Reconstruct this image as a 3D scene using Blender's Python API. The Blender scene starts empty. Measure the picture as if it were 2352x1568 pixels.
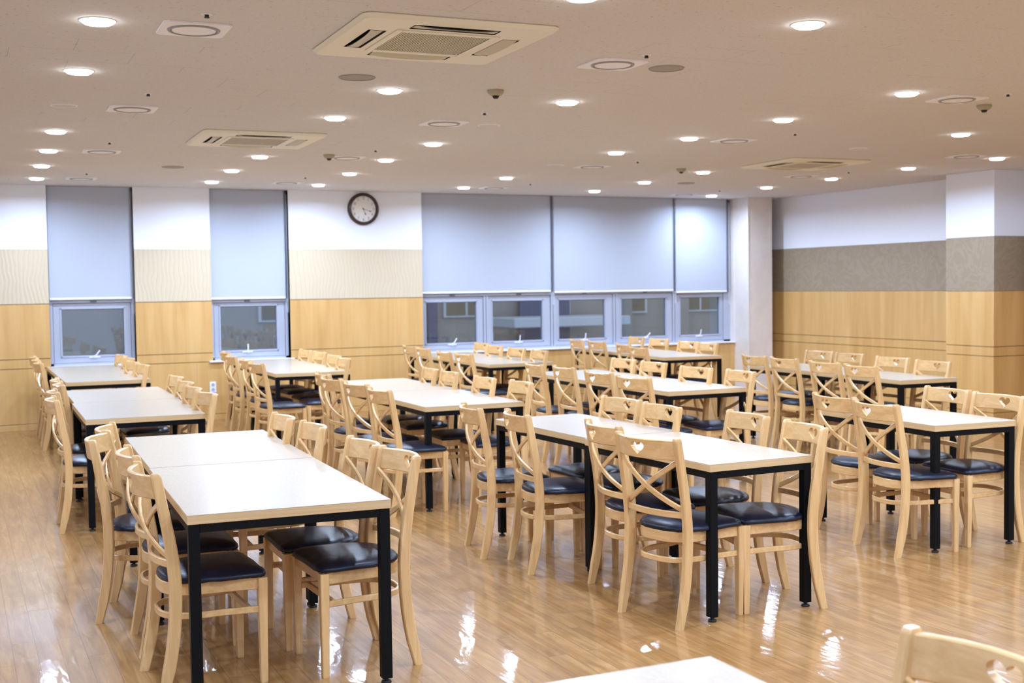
import bpy, bmesh, math, random
from mathutils import Vector, Matrix
random.seed(7)
C = bpy.context.scene.collection
SC = bpy.context.scene
PI = math.pi

# ---------------------------------------------------------------- camera
CAM_H = 1.5708
def look():
    y, t, r = math.radians(-24.5688), math.radians(-2.5891), math.radians(-0.7956)
    fw = Vector((-math.sin(y)*math.cos(t), math.cos(y)*math.cos(t), math.sin(t)))
    rt = fw.cross(Vector((0, 0, 1))).normalized()
    up = rt.cross(fw)
    rt2 = rt*math.cos(r) + up*math.sin(r)
    up2 = up*math.cos(r) - rt*math.sin(r)
    M = Matrix((rt2, up2, -fw)).transposed().to_4x4()
    M.translation = Vector((0, 0, CAM_H))
    return M
cd = bpy.data.cameras.new('camera')
cam = bpy.data.objects.new('camera', cd); C.objects.link(cam)
cam.matrix_world = look()
cd.sensor_width = 36.0
cd.lens = 2810.9/2352*36
cd.clip_start = 0.05; cd.clip_end = 200
cd.dof.use_dof = True; cd.dof.focus_distance = 5.3; cd.dof.aperture_fstop = 4.2
SC.camera = cam

# ---------------------------------------------------------------- world, exposure
w = bpy.data.worlds.new('dusk'); SC.world = w; w.use_nodes = True
wb = w.node_tree.nodes['Background']
wb.inputs[0].default_value = (0.62, 0.67, 0.80, 1); wb.inputs[1].default_value = 1.5
SC.view_settings.view_transform = 'Standard'
SC.view_settings.look = 'None'
SC.view_settings.exposure = 0.0
SC.view_settings.gamma = 1.0
SC.view_settings.use_curve_mapping = False
LAMP_W = 32
LAMP_COL = (0.56, 0.72, 1.0)
SC.cycles.max_bounces = 10; SC.cycles.diffuse_bounces = 6; SC.cycles.glossy_bounces = 5
SC.cycles.sample_clamp_indirect = 8.0

# ---------------------------------------------------------------- room numbers
D, H, E = 14.9486, 2.794, 11.0697
XL, YB = -3.2, -3.0
Z1, Z2, G1, G2, SK = 2.062, 1.441, 0.816, 0.708, 0.0736

# ---------------------------------------------------------------- materials
def mat(name, col, rough=0.5, metal=0.0, spec=0.5, coat=0.0, coat_rough=0.1):
    m = bpy.data.materials.new(name); m.use_nodes = True
    b = m.node_tree.nodes['Principled BSDF']
    b.inputs['Base Color'].default_value = (*col, 1)
    b.inputs['Roughness'].default_value = rough
    b.inputs['Metallic'].default_value = metal
    b.inputs['Specular IOR Level'].default_value = spec
    b.inputs['Coat Weight'].default_value = coat
    b.inputs['Coat Roughness'].default_value = coat_rough
    return m
class NT:
    def __init__(s, m): s.t = m.node_tree; s.n = s.t.nodes; s.b = s.n['Principled BSDF']
    def add(s, typ, **kw):
        n = s.n.new(typ)
        for k, v in kw.items():
            if k.startswith('i_'):
                key = k[2:]
                key = int(key) if key.isdigit() else key.replace('_', ' ')
                n.inputs[key].default_value = v
            else: setattr(n, k, v)
        return n
    def link(s, a, b): s.t.links.new(a, b)
    def coord(s, scale=(1, 1, 1), rot=(0, 0, 0), which='Object'):
        tc = s.add('ShaderNodeTexCoord'); mp = s.add('ShaderNodeMapping')
        mp.inputs['Scale'].default_value = scale; mp.inputs['Rotation'].default_value = rot
        s.link(tc.outputs[which], mp.inputs[0]); return mp.outputs[0]
    def noise(s, vec, scale, detail=3, rough=.5, dist=0):
        n = s.add('ShaderNodeTexNoise', i_Scale=scale, i_Detail=detail, i_Roughness=rough, i_Distortion=dist)
        s.link(vec, n.inputs['Vector']); return n.outputs['Fac']
    def ramp(s, fac, stops):
        r = s.add('ShaderNodeValToRGB'); e = r.color_ramp.elements
        while len(e) < len(stops): e.new(.5)
        for k, (p, c) in enumerate(stops): e[k].position = p; e[k].color = (*c, 1)
        s.link(fac, r.inputs[0]); return r.outputs[0]
    def math(s, op, a, b=None, c=None):
        n = s.add('ShaderNodeMath', operation=op)
        for k, v in enumerate((a, b, c)):
            if v is None: continue
            if isinstance(v, (int, float)): n.inputs[k].default_value = v
            else: s.link(v, n.inputs[k])
        return n.outputs[0]
    def mix(s, fac, a, b, mode='MIX'):
        n = s.add('ShaderNodeMix', data_type='RGBA', blend_type=mode)
        for k, v in ((0, fac), (6, a), (7, b)):
            if isinstance(v, (int, float)): n.inputs[k].default_value = v
            elif isinstance(v, tuple): n.inputs[k].default_value = (*v, 1)
            else: s.link(v, n.inputs[k])
        return n.outputs[2]
    def bump(s, h, strength=.1, dist=.01):
        n = s.add('ShaderNodeBump', i_Strength=strength, i_Distance=dist)
        s.link(h, n.inputs['Height']); return n
def wood(name, c1, c2, scale, rough=.3, coat=.3, rnd=.12, spec=.5):
    """grain runs along the axis with the smallest scale"""
    m = mat(name, c1, rough, coat=coat, coat_rough=.15, spec=spec); n = NT(m)
    v = n.coord(scale)
    oi = n.add('ShaderNodeObjectInfo')
    va = n.add('ShaderNodeVectorMath', operation='ADD'); n.link(v, va.inputs[0])
    sc = n.math('MULTIPLY', oi.outputs['Random'], 37.0); n.link(sc, va.inputs[1])
    f = n.noise(va.outputs[0], 1.0, 4, .6, .6)
    col = n.ramp(f, [(.32, c2), (.68, c1)])
    r = n.math('MULTIPLY_ADD', oi.outputs['Random'], rnd, 1-rnd/2)
    hs = n.add('ShaderNodeHueSaturation'); n.link(col, hs.inputs['Color']); n.link(r, hs.inputs['Value'])
    n.link(hs.outputs[0], n.b.inputs['Base Color'])
    return m
M = {}
CW1, CW2 = (.76, .49, .22), (.62, .36, .135)
M['chair_v'] = wood('beech_upright', CW1, CW2, (38, 38, 3.2), .30, .5)
M['chair_h'] = wood('beech_rail', CW1, CW2, (4, 38, 38), .30, .5)
M['chair_d'] = wood('beech_bentwood', CW1, CW2, (9, 9, 30), .30, .5)
m = M['vinyl'] = mat('black_vinyl', (.006, .008, .018), .36, spec=.32); n = NT(m)
v = n.coord((1, 1, 1)); b = n.bump(n.noise(v, 14, 3), .35, .006); n.link(b.outputs[0], n.b.inputs['Normal'])
M['black_metal'] = mat('black_steel', (.004, .0045, .005), .5, spec=.12)
M['rubber'] = mat('black_foot_rubber', (.01, .01, .01), .5)
# table top
m = M['table_top'] = mat('pale_laminate', (.78, .67, .56), .33, coat=.25, coat_rough=.16); n = NT(m)
v = n.coord((9, 1.4, 9)); f = n.noise(v, 1.3, 5, .6, 1.6)
lines = n.math('SINE', n.math('MULTIPLY', f, 85.0))
lf = n.math('MULTIPLY_ADD', lines, .5, .5)
col = n.mix(n.math('MULTIPLY', lf, .5), (.47, .385, .285), (.40, .31, .21))
n.link(col, n.b.inputs['Base Color'])
M['edge'] = wood('table_edge_band', (.66, .47, .25), (.56, .37, .17), (2, 2, 120), .35, .2)
# maple wall veneer
def veneer(name, horiz):
    m = mat(name, (.70, .45, .22), .38, coat=.25, coat_rough=.2); n = NT(m)
    v = n.coord((1, 1, 1), which='Object')
    sx = n.add('ShaderNodeSeparateXYZ'); n.link(v, sx.inputs[0])
    x = sx.outputs[0] if horiz == 'x' else sx.outputs[1]
    cx = n.add('ShaderNodeCombineXYZ'); n.link(x, cx.inputs[0]); n.link(sx.outputs[2], cx.inputs[2])
    mp = n.add('ShaderNodeMapping'); mp.inputs['Scale'].default_value = (7, 1, .5); n.link(cx.outputs[0], mp.inputs[0])
    f = n.noise(mp.outputs[0], 1.0, 5, .55, .5)
    col = n.ramp(f, [(.30, (.52, .285, .085)), (.5, (.61, .355, .118)), (.72, (.69, .435, .17))])
    mp2 = n.add('ShaderNodeMapping'); mp2.inputs['Scale'].default_value = (3, 1, 2); n.link(cx.outputs[0], mp2.inputs[0])
    f2 = n.noise(mp2.outputs[0], 1.2, 3, .6)
    col = n.mix(n.math('MULTIPLY', f2, .3), col, (.72, .47, .19))
    n.link(col, n.b.inputs['Base Color']); return m
M['maple_x'] = veneer('maple_veneer_back', 'x')
M['maple_y'] = veneer('maple_veneer_side', 'y')
M['white'] = mat('white_wall_paint', (.83, .86, .93), .6)
M['gap'] = mat('dark_joint', (.10, .06, .03), .8)
# carved wavy panel
m = M['wavy'] = mat('cream_wavy_panel', (.76, .65, .47), .5); n = NT(m)
v = n.coord((1, 1, 1)); mp = n.add('ShaderNodeMapping'); mp.inputs['Scale'].default_value = (1.1, 1, .9); n.link(v, mp.inputs[0])
f = n.noise(mp.outputs[0], 3.0, 1.5, .5)
sx = n.add('ShaderNodeSeparateXYZ'); n.link(v, sx.inputs[0])
xx = n.math('ADD', n.math('MULTIPLY', sx.outputs[0], 21.0), n.math('MULTIPLY', f, 3.4))
fr = n.math('FRACT', xx); pp = n.math('ABSOLUTE', n.math('SUBTRACT', fr, .5))
line = n.math('MULTIPLY', n.math('LESS_THAN', pp, .05), .5)
col = n.mix(line, (.62, .515, .36), (.45, .345, .205))
n.link(col, n.b.inputs['Base Color'])
bb = n.bump(pp, .5, .012); n.link(bb.outputs[0], n.b.inputs['Normal'])
# damask wallpaper
m = M['damask'] = mat('brown_damask_wallpaper', (.33, .25, .18), .5); n = NT(m)
v = n.coord((1, 1, 1)); f = n.noise(v, 2.6, 2, .5, 1.6)
s_ = n.math('SINE', n.math('MULTIPLY', f, 42.0))
msk = n.math('GREATER_THAN', s_, .25)
col = n.mix(n.math('MULTIPLY', msk, .55), (.31, .24, .155), (.35, .28, .20)); n.link(col, n.b.inputs['Base Color'])
rr = n.math('MULTIPLY_ADD', msk, -.06, .55); n.link(rr, n.b.inputs['Roughness'])
# mottled column
m = M['column'] = mat('beige_plaster_paper', (.72, .66, .60), .5); n = NT(m)
v = n.coord((1, 1, 1)); f = n.noise(v, 3.0, 6, .65)
col = n.ramp(f, [(.3, (.70, .63, .575)), (.7, (.80, .74, .69))]); n.link(col, n.b.inputs['Base Color'])
# ceiling board
m = M['ceiling'] = mat('ceiling_board', (.88, .80, .75), .9, spec=.2); n = NT(m)
v = n.coord((1, 1, 1)); f = n.noise(v, 55, 4, .7)
col = n.ramp(f, [(.30, (.40, .38, .36)), (.38, (.66, .632, .605)), (.7, (.685, .657, .63))])
br = n.add('ShaderNodeTexBrick', i_Scale=1.0, i_Mortar_Size=.0025, i_Brick_Width=.6, i_Row_Height=.3)
br.offset = 0.5
n.link(v, br.inputs['Vector'])
br.inputs['Color1'].default_value = (0, 0, 0, 1); br.inputs['Color2'].default_value = (0, 0, 0, 1); br.inputs['Mortar'].default_value = (1, 1, 1, 1)
patch = n.math('GREATER_THAN', n.noise(v, .9, 2), .56)
k = n.math('MULTIPLY', n.math('MULTIPLY', br.outputs['Color'], patch), .35)
col = n.mix(k, col, (.28, .26, .26)); n.link(col, n.b.inputs['Base Color'])
# floor planks run along Y
m = M['floor'] = mat('varnished_maple_planks', (.6, .4, .2), .45, spec=.3, coat=.75, coat_rough=.07); n = NT(m)
v = n.coord((1, 1, 1), rot=(0, 0, PI/2))
br = n.add('ShaderNodeTexBrick', i_Scale=1.0, i_Mortar_Size=.0016, i_Mortar_Smooth=.1, i_Brick_Width=.92, i_Row_Height=.0975, i_Bias=0.0)
br.offset = .37; br.offset_frequency = 2
n.link(v, br.inputs['Vector'])
br.inputs['Color1'].default_value = (.0, .0, .0, 1); br.inputs['Color2'].default_value = (1, 1, 1, 1); br.inputs['Mortar'].default_value = (.5, .5, .5, 1)
vg = n.coord((26, 2.2, 1)); off = n.add('ShaderNodeVectorMath', operation='ADD'); n.link(vg, off.inputs[0])
sc2 = n.math('MULTIPLY', br.outputs['Color'], 9.0); n.link(sc2, off.inputs[1])
g = n.noise(off.outputs[0], 1.0, 6, .62, .8)
vb = n.coord((3.2, 1.1, 1)); g2 = n.noise(vb, 2.0, 4, .6, .3)
col = n.ramp(g, [(.25, (.25, .115, .031)), (.5, (.365, .185, .056)), (.75, (.48, .275, .10))])
tint = n.ramp(br.outputs['Color'], [(0, (.94, .92, .90)), (1, (1.0, 1.0, 1.0))])
col = n.mix(1.0, col, tint, 'MULTIPLY')
dk = n.ramp(g2, [(.3, (.82, .78, .74)), (.65, (1, 1, 1))])
col = n.mix(.8, col, dk, 'MULTIPLY')
col = n.mix(n.math('MULTIPLY', br.outputs['Fac'], .75), col, (.17, .09, .035))
n.link(col, n.b.inputs['Base Color'])
vw = n.coord((6, 2.4, 1)); wv = n.noise(vw, 1.0, 3, .55, .6)
vs = n.coord((50, 16, 1)); wv2 = n.noise(vs, 1.0, 3, .6)
hh = n.math('ADD', n.math('ADD', n.math('MULTIPLY', wv, .0052), n.math('MULTIPLY', wv2, .00055)), n.math('MULTIPLY', br.outputs['Fac'], -.0008))
bb = n.bump(hh, .45, 1.0)
n.link(bb.outputs[0], n.b.inputs['Coat Normal']); n.link(bb.outputs[0], n.b.inputs['Normal'])
# misc
M['alu'] = mat('lilac_grey_aluminium', (.42, .44, .52), .4, spec=.5)
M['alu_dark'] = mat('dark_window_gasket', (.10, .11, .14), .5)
M['sill'] = mat('white_sill_board', (.80, .80, .86), .3)
M['handle'] = mat('white_window_lever', (.85, .86, .9), .3)
m = M['blind'] = mat('pale_grey_blind_fabric', (.50, .54, .63), .8); n = NT(m)
v = n.coord((1, 1, 1)); f = n.noise(v, 400, 2); col = n.ramp(f, [(.3, (.43, .465, .545)), (.7, (.48, .515, .595))]); n.link(col, n.b.inputs['Base Color'])
M['blind_bar'] = mat('white_blind_bar', (.82, .84, .90), .35)
M['black'] = mat('matt_black_paint', (.01, .01, .012), .5)
M['lamp_trim'] = mat('white_lamp_trim', (.88, .88, .9), .4)
M['cream'] = mat('aged_cream_plastic', (.80, .76, .61), .45)
M['cream_dark'] = mat('cream_vane', (.52, .47, .33), .45)
M['louvre'] = mat('cream_louvre', (.56, .50, .36), .5)
M['duct'] = mat('dark_duct', (.03, .025, .02), .8)
M['plate'] = mat('white_ceiling_plate', (.86, .85, .88), .5)
M['plate_grey'] = mat('grey_ring', (.30, .29, .29), .5)
M['speaker'] = mat('beige_grille', (.36, .33, .28), .7)
M['detector'] = mat('yellowed_detector', (.40, .36, .25), .5)
M['clock_rim'] = mat('dark_brown_clock_rim', (.035, .014, .010), .35, coat=.3)
M['clock_face'] = mat('off_white_dial', (.84, .83, .80), .5)
M['ink'] = mat('dark_ink', (.05, .06, .09), .5)
M['hand'] = mat('dark_blue_clock_hand', (.03, .06, .12), .4)
M['socket'] = mat('white_socket_plastic', (.84, .86, .9), .4)
M['socket_dark'] = mat('grey_socket_well', (.42, .45, .52), .5)
M['facade'] = mat('grey_render_facade', (.36, .34, .33), .9)
M['facade_blue'] = mat('blue_grey_cladding', (.09, .12, .22), .6)
M['facade_white'] = mat('white_canopy', (.60, .65, .72), .6)
M['facade_win'] = mat('dull_yellow_glass', (.17, .15, .11), .3)
M['ground'] = mat('asphalt', (.10, .10, .11), .9)
# glass: architectural pane
m = bpy.data.materials.new('window_glass'); m.use_nodes = True; nt = m.node_tree
for x in list(nt.nodes):
    if x.type != 'OUTPUT_MATERIAL': nt.nodes.remove(x)
out = [x for x in nt.nodes if x.type == 'OUTPUT_MATERIAL'][0]
tr = nt.nodes.new('ShaderNodeBsdfTransparent'); tr.inputs[0].default_value = (.80, .88, .92, 1)
gl = nt.nodes.new('ShaderNodeBsdfGlossy'); gl.inputs['Roughness'].default_value = .01; gl.inputs[0].default_value = (.9, .95, 1, 1)
fr = nt.nodes.new('ShaderNodeFresnel'); fr.inputs[0].default_value = 1.9
mx = nt.nodes.new('ShaderNodeMixShader')
ge = nt.nodes.new('ShaderNodeNewGeometry'); ml = nt.nodes.new('ShaderNodeMath'); ml.operation = 'MULTIPLY'; iv = nt.nodes.new('ShaderNodeMath'); iv.operation = 'SUBTRACT'; iv.inputs[0].default_value = 1.0
nt.links.new(ge.outputs['Backfacing'], iv.inputs[1]); nt.links.new(iv.outputs[0], ml.inputs[1]); nt.links.new(fr.outputs[0], ml.inputs[0])
nt.links.new(ml.outputs[0], mx.inputs[0]); nt.links.new(tr.outputs[0], mx.inputs[1]); nt.links.new(gl.outputs[0], mx.inputs[2])
nt.links.new(mx.outputs[0], out.inputs[0]); M['glass'] = m
# lamp lens
m = bpy.data.materials.new('glowing_lens'); m.use_nodes = True
b = m.node_tree.nodes['Principled BSDF']; b.inputs['Emission Color'].default_value = (.9, .95, 1, 1); b.inputs['Emission Strength'].default_value = 30
b.inputs['Base Color'].default_value = (.9, .9, .9, 1)
M['lens'] = m

# ---------------------------------------------------------------- mesh helpers
class MB:
    def __init__(s): s.bm = bmesh.new()
    def box(s, lo, hi, bev=0.0, seg=1, m=0):
        r = bmesh.ops.create_cube(s.bm, size=1.0)['verts']
        for v in r:
            v.co = Vector([(lo[k]+hi[k])/2 + v.co[k]*(hi[k]-lo[k]) for k in range(3)])
        fs = list({f for v in r for f in v.link_faces})
        for f in fs: f.material_index = m
        if bev > 0:
            es = list({e for v in r for e in v.link_edges})
            bmesh.ops.bevel(s.bm, geom=es, offset=bev, segments=seg, profile=.7, affect='EDGES')
        return s
    def sweep(s, pts, secs, frames=None, caps=True, m=0, closed=False):
        """pts: centres, secs: list of local 2D outlines (same length), frames: (side, up) per point"""
        rings = []
        for k, p in enumerate(pts):
            a, b = frames[k]; sec = secs[k] if isinstance(secs[0][0], (list, tuple)) and isinstance(secs[0][0][0], (int, float)) is False else secs
            sec = secs[k]
            rings.append([s.bm.verts.new(Vector(p)+a*u+b*v) for u, v in sec])
        nn = len(rings[0]); K = len(rings)
        for k in range(K if closed else K-1):
            r0, r1 = rings[k], rings[(k+1) % K]
            for j in range(nn):
                f = s.bm.faces.new((r0[j], r0[(j+1) % nn], r1[(j+1) % nn], r1[j])); f.material_index = m
        if caps and not closed:
            s.bm.faces.new(list(reversed(rings[0]))).material_index = m
            s.bm.faces.new(rings[-1]).material_index = m
        return s
    def lathe(s, prof, n=32, c=(0, 0, 0), axis='Z', m=0, cap=True):
        """prof: (r, h) pairs"""
        rings = []
        for r, h in prof:
            ring = []
            for k in range(n):
                a = 2*PI*k/n; x, y = r*math.cos(a), r*math.sin(a)
                p = Vector((x, y, h)) if axis == 'Z' else Vector((x, h, y))
                ring.append(s.bm.verts.new(p+Vector(c)))
            rings.append(ring)
        for k in range(len(rings)-1):
            for j in range(n):
                s.bm.faces.new((rings[k][j], rings[k][(j+1) % n], rings[k+1][(j+1) % n], rings[k+1][j])).material_index = m
        if cap:
            if prof[0][0] > 1e-6: s.bm.faces.new(list(reversed(rings[0]))).material_index = m
            if prof[-1][0] > 1e-6: s.bm.faces.new(rings[-1]).material_index = m
        return s
    def prism(s, outline, z0, z1, axis='Z', m=0):
        """outline: list of 2D points; extruded along axis"""
        def P(u, v, h): return {'Z': (u, v, h), 'Y': (u, h, v), 'X': (h, u, v)}[axis]
        a = [s.bm.verts.new(P(u, v, z0)) for u, v in outline]
        b = [s.bm.verts.new(P(u, v, z1)) for u, v in outline]
        n = len(outline)
        s.bm.faces.new(a).material_index = m; s.bm.faces.new(list(reversed(b))).material_index = m
        for j in range(n): s.bm.faces.new((a[j], b[j], b[(j+1) % n], a[(j+1) % n])).material_index = m
        return s
    def mesh(s, name, mats, smooth=None):
        bmesh.ops.recalc_face_normals(s.bm, faces=s.bm.faces)
        me = bpy.data.meshes.new(name); s.bm.to_mesh(me); s.bm.free()
        for x in (mats if isinstance(mats, (list, tuple)) else [mats]): me.materials.append(x)
        if smooth:
            me.polygons.foreach_set('use_smooth', [True]*len(me.polygons))
            me.set_sharp_from_angle(angle=math.radians(smooth))
        return me
def obj(name, mb, mats, parent=None, smooth=None, loc=None):
    me = mb if isinstance(mb, bpy.types.Mesh) else mb.mesh(name, mats, smooth)
    o = bpy.data.objects.new(name, me); C.objects.link(o)
    if parent: o.parent = parent
    if loc: o.location = loc
    return o
def tag(o, label=None, cat=None, group=None, kind=None):
    if label: o['label'] = label
    if cat: o['category'] = cat
    if group: o['group'] = group
    if kind: o['kind'] = kind
    return o
def thing(name, label, cat, loc=(0, 0, 0), rz=0, group=None, kind=None):
    o = bpy.data.objects.new(name, None); C.objects.link(o); o.empty_display_size = .1
    o.location = loc; o.rotation_euler = (0, 0, rz)
    return tag(o, label, cat, group, kind)
def copy_tree(o, parent=None):
    c = o.copy(); C.objects.link(c); c.parent = parent
    for ch in KIDS.get(o.name, []): copy_tree(ch, c)
    return c
KIDS = {}
def remember(root):
    ch = [o for o in bpy.data.objects if o.parent == root]
    KIDS[root.name] = ch
    for x in ch: remember(x)
def rect(w, h, c=0.0):
    a, b = w/2, h/2
    if c <= 0: return [(-a, -b), (a, -b), (a, b), (-a, b)]
    return [(-a+c, -b), (a-c, -b), (a, -b+c), (a, b-c), (a-c, b), (-a+c, b), (-a, b-c), (-a, -b+c)]
def interp(tab, z):
    for (z0, a), (z1, b) in zip(tab, tab[1:]):
        if z <= z1:
            t = (z-z0)/(z1-z0); t = t*t*(3-2*t) if False else t
            return a+(b-a)*t
    return tab[-1][1]
def smooth_tab(tab, n):
    """Catmull-Rom through (z, y) points"""
    out = []
    P = [tab[0]]+list(tab)+[tab[-1]]
    for i in range(1, len(P)-2):
        p0, p1, p2, p3 = P[i-1], P[i], P[i+1], P[i+2]
        for k in range(n):
            t = k/n
            out.append(tuple(.5*((2*p1[j])+(-p0[j]+p2[j])*t+(2*p0[j]-5*p1[j]+4*p2[j]-p3[j])*t*t+(-p0[j]+3*p1[j]-3*p2[j]+p3[j])*t**3) for j in range(len(p1))))
    out.append(tuple(tab[-1])); return out

# ================================================================ ROOM
floor = tag(obj('floor', MB().box((XL-.2, YB-.2, -.1), (E+.2, D+.3, 0)), M['floor']), kind='structure')
ceil_ = tag(obj('ceiling', MB().box((XL-.2, YB-.2, H), (E+.2, D+.3, H+.1)), M['ceiling']), kind='structure')
# window openings (x0, x1)
OPEN = [(1.016, 1.968), (2.856, 3.818), (5.570, 10.42)]
SILL = .70
wb_ = tag(bpy.data.objects.new('wall_back', None), kind='structure'); C.objects.link(wb_)
T = .22
mass = MB()
edges = [XL-.2]+[v for o in OPEN for v in o]+[E+.2]
for x0, x1 in zip(edges[0::2], edges[1::2]):
    mass.box((x0, D+.015, SILL), (x1, D+T, H+.05))
mass.box((XL-.2, D+.015, -.1), (E+.2, D+T, SILL))
obj('masonry', mass, M['gap'], wb_)
g = .0035
piers = [(XL, OPEN[0][0]), (OPEN[0][1], OPEN[1][0]), (OPEN[1][1], OPEN[2][0])]
for x0, x1 in piers:
    # panels wrap into the reveals
    obj('painted_band', MB().box((x0, D, Z1+.002), (x1, D+.02, H)), M['white'], wb_)
    obj('wavy_panel', MB().box((x0, D, Z2+g), (x1, D+.02, Z1)), M['wavy'], wb_)
    n_ = max(1, round((x1-x0)/1.22)); ws = (x1-x0)/n_
    up = MB(); mid = MB()
    for k in range(n_):
        up.box((x0+k*ws+(.0008 if k else 0), D, G1+g), (x0+(k+1)*ws-(.0008 if k < n_-1 else 0), D+.02, Z2-g))
    mid.box((x0, D, G2+g), (x1, D+.02, G1-g))
    obj('maple_panel', up, M['maple_x'], wb_); obj('maple_strip', mid, M['maple_x'], wb_)
    rv = MB()
    for xr, s_ in ((x0, 1), (x1, -1)):
        if xr <= XL+.01: continue
        rv.box((min(xr, xr+s_*.006), D+.0205, SILL), (max(xr, xr+s_*.006), D+T, H))
    if len(rv.bm.verts): obj('reveal_lining', rv, M['maple_x'], wb_)
    else: rv.bm.free()
low = MB(); xs = [XL, -1.0, .22, 1.44, 2.66, 3.88, 5.57, 6.8, 8.02, 9.24, 10.44, E]
for a, b in zip(xs, xs[1:]):
    low.box((a+.0008, D, SK+g), (b-.0008, D+.02, (G2 if a < 5.5 else .70)-g))
obj('maple_wainscot', low, M['maple_x'], wb_)
tag(obj('baseboard_back', MB().box((XL, D-.012, 0), (10.44, D+.02, SK-g), .002), M['maple_x']), kind='structure')
# right wall
wr = tag(bpy.data.objects.new('wall_right', None), kind='structure'); C.objects.link(wr)
obj('masonry', MB().box((E+.015, YB-.2, -.1), (E+T, D+.015, H+.05)), M['gap'], wr)
def side_bands(par, xf, y0, y1, back=.02, seam=1.22):
    obj('painted_band', MB().box((xf, y0, Z1-.006), (xf+back, y1, H)), M['white'], par)
    obj('damask_band', MB().box((xf, y0, Z2), (xf+back, y1, Z1-.009)), M['damask'], par)
    n_ = max(1, round((y1-y0)/seam)); ws = (y1-y0)/n_
    up = MB(); lo = MB()
    for k in range(n_):
        e0 = y0+k*ws+(.0008 if k else 0); e1 = y0+(k+1)*ws-(.0008 if k < n_-1 else 0)
        up.box((xf, e0, G1+g), (xf+back, e1, Z2-.003)); lo.box((xf, e0, SK+g), (xf+back, e1, G2-g))
    obj('maple_panel', up, M['maple_y'], par)
    obj('maple_strip', MB().box((xf, y0, G2+g), (xf+back, y1, G1-g)), M['maple_y'], par)
    obj('maple_wainscot', lo, M['maple_y'], par)
side_bands(wr, E, YB, D)
tag(obj('baseboard_right', MB().box((E-.012, YB, 0), (E+.02, D, SK-g), .002), M['maple_y']), kind='structure')
# pillar on the right wall
EP, PY0, PY1 = 10.5863, 10.196, 10.922
pl = tag(bpy.data.objects.new('pillar', None), kind='structure'); C.objects.link(pl)
obj('core', MB().box((EP+.012, PY0+.012, 0), (E-.014, PY1-.002, H-.001)), M['gap'], pl)
def wrap(z0, z1, name, mm):
    b = MB(); b.box((EP, PY0, z0), (EP+.012, PY1, z1)); obj(name, b, mm[0], pl)
    b = MB(); b.box((EP+.0121, PY0, z0), (E-.014, PY0+.012, z1)); obj(name, b, mm[1], pl)
wrap(Z1-.006, H-.001, 'painted_band', (M['white'], M['white']))
wrap(Z2, Z1-.009, 'damask_band', (M['damask'], M['damask']))
wrap(G1+g, Z2-.003, 'maple_panel', (M['maple_y'], M['maple_x']))
wrap(G2+g, G1-g, 'maple_strip', (M['maple_y'], M['maple_x']))
wrap(SK+g, G2-g, 'maple_wainscot', (M['maple_y'], M['maple_x']))
wrap(0, SK-g, 'skirting', (M['maple_y'], M['maple_x']))
# free column near the back right corner
cl = tag(bpy.data.objects.new('column', None), kind='structure'); C.objects.link(cl)
obj('shaft', MB().box((10.425, 14.60, 0), (10.84, D-.0005, H-.001)), M['column'], cl)
obj('corner_bead', MB().box((10.419, 14.594, .3), (10.431, 14.606, H-.002)), mat('pale_corner_bead', (.80, .76, .70), .5), cl)
obj('skirting', MB().box((10.421, 14.596, 0), (10.844, D-.001, .29), .002), M['column'], cl)
obj('recess_cheek', MB().box((10.416, D-.0004, SILL), (10.5, D+T, H-.001)), M['column'], cl)
# left wall and the wall behind the camera
tag(obj('wall_left', MB().box((XL-.2, YB-.2, 0), (XL, D+.2, H)), M['white']), kind='structure')
tag(obj('wall_front', MB().box((XL-.2, YB-.2, 0), (E+.2, YB, H)), M['white']), kind='structure')

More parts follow.
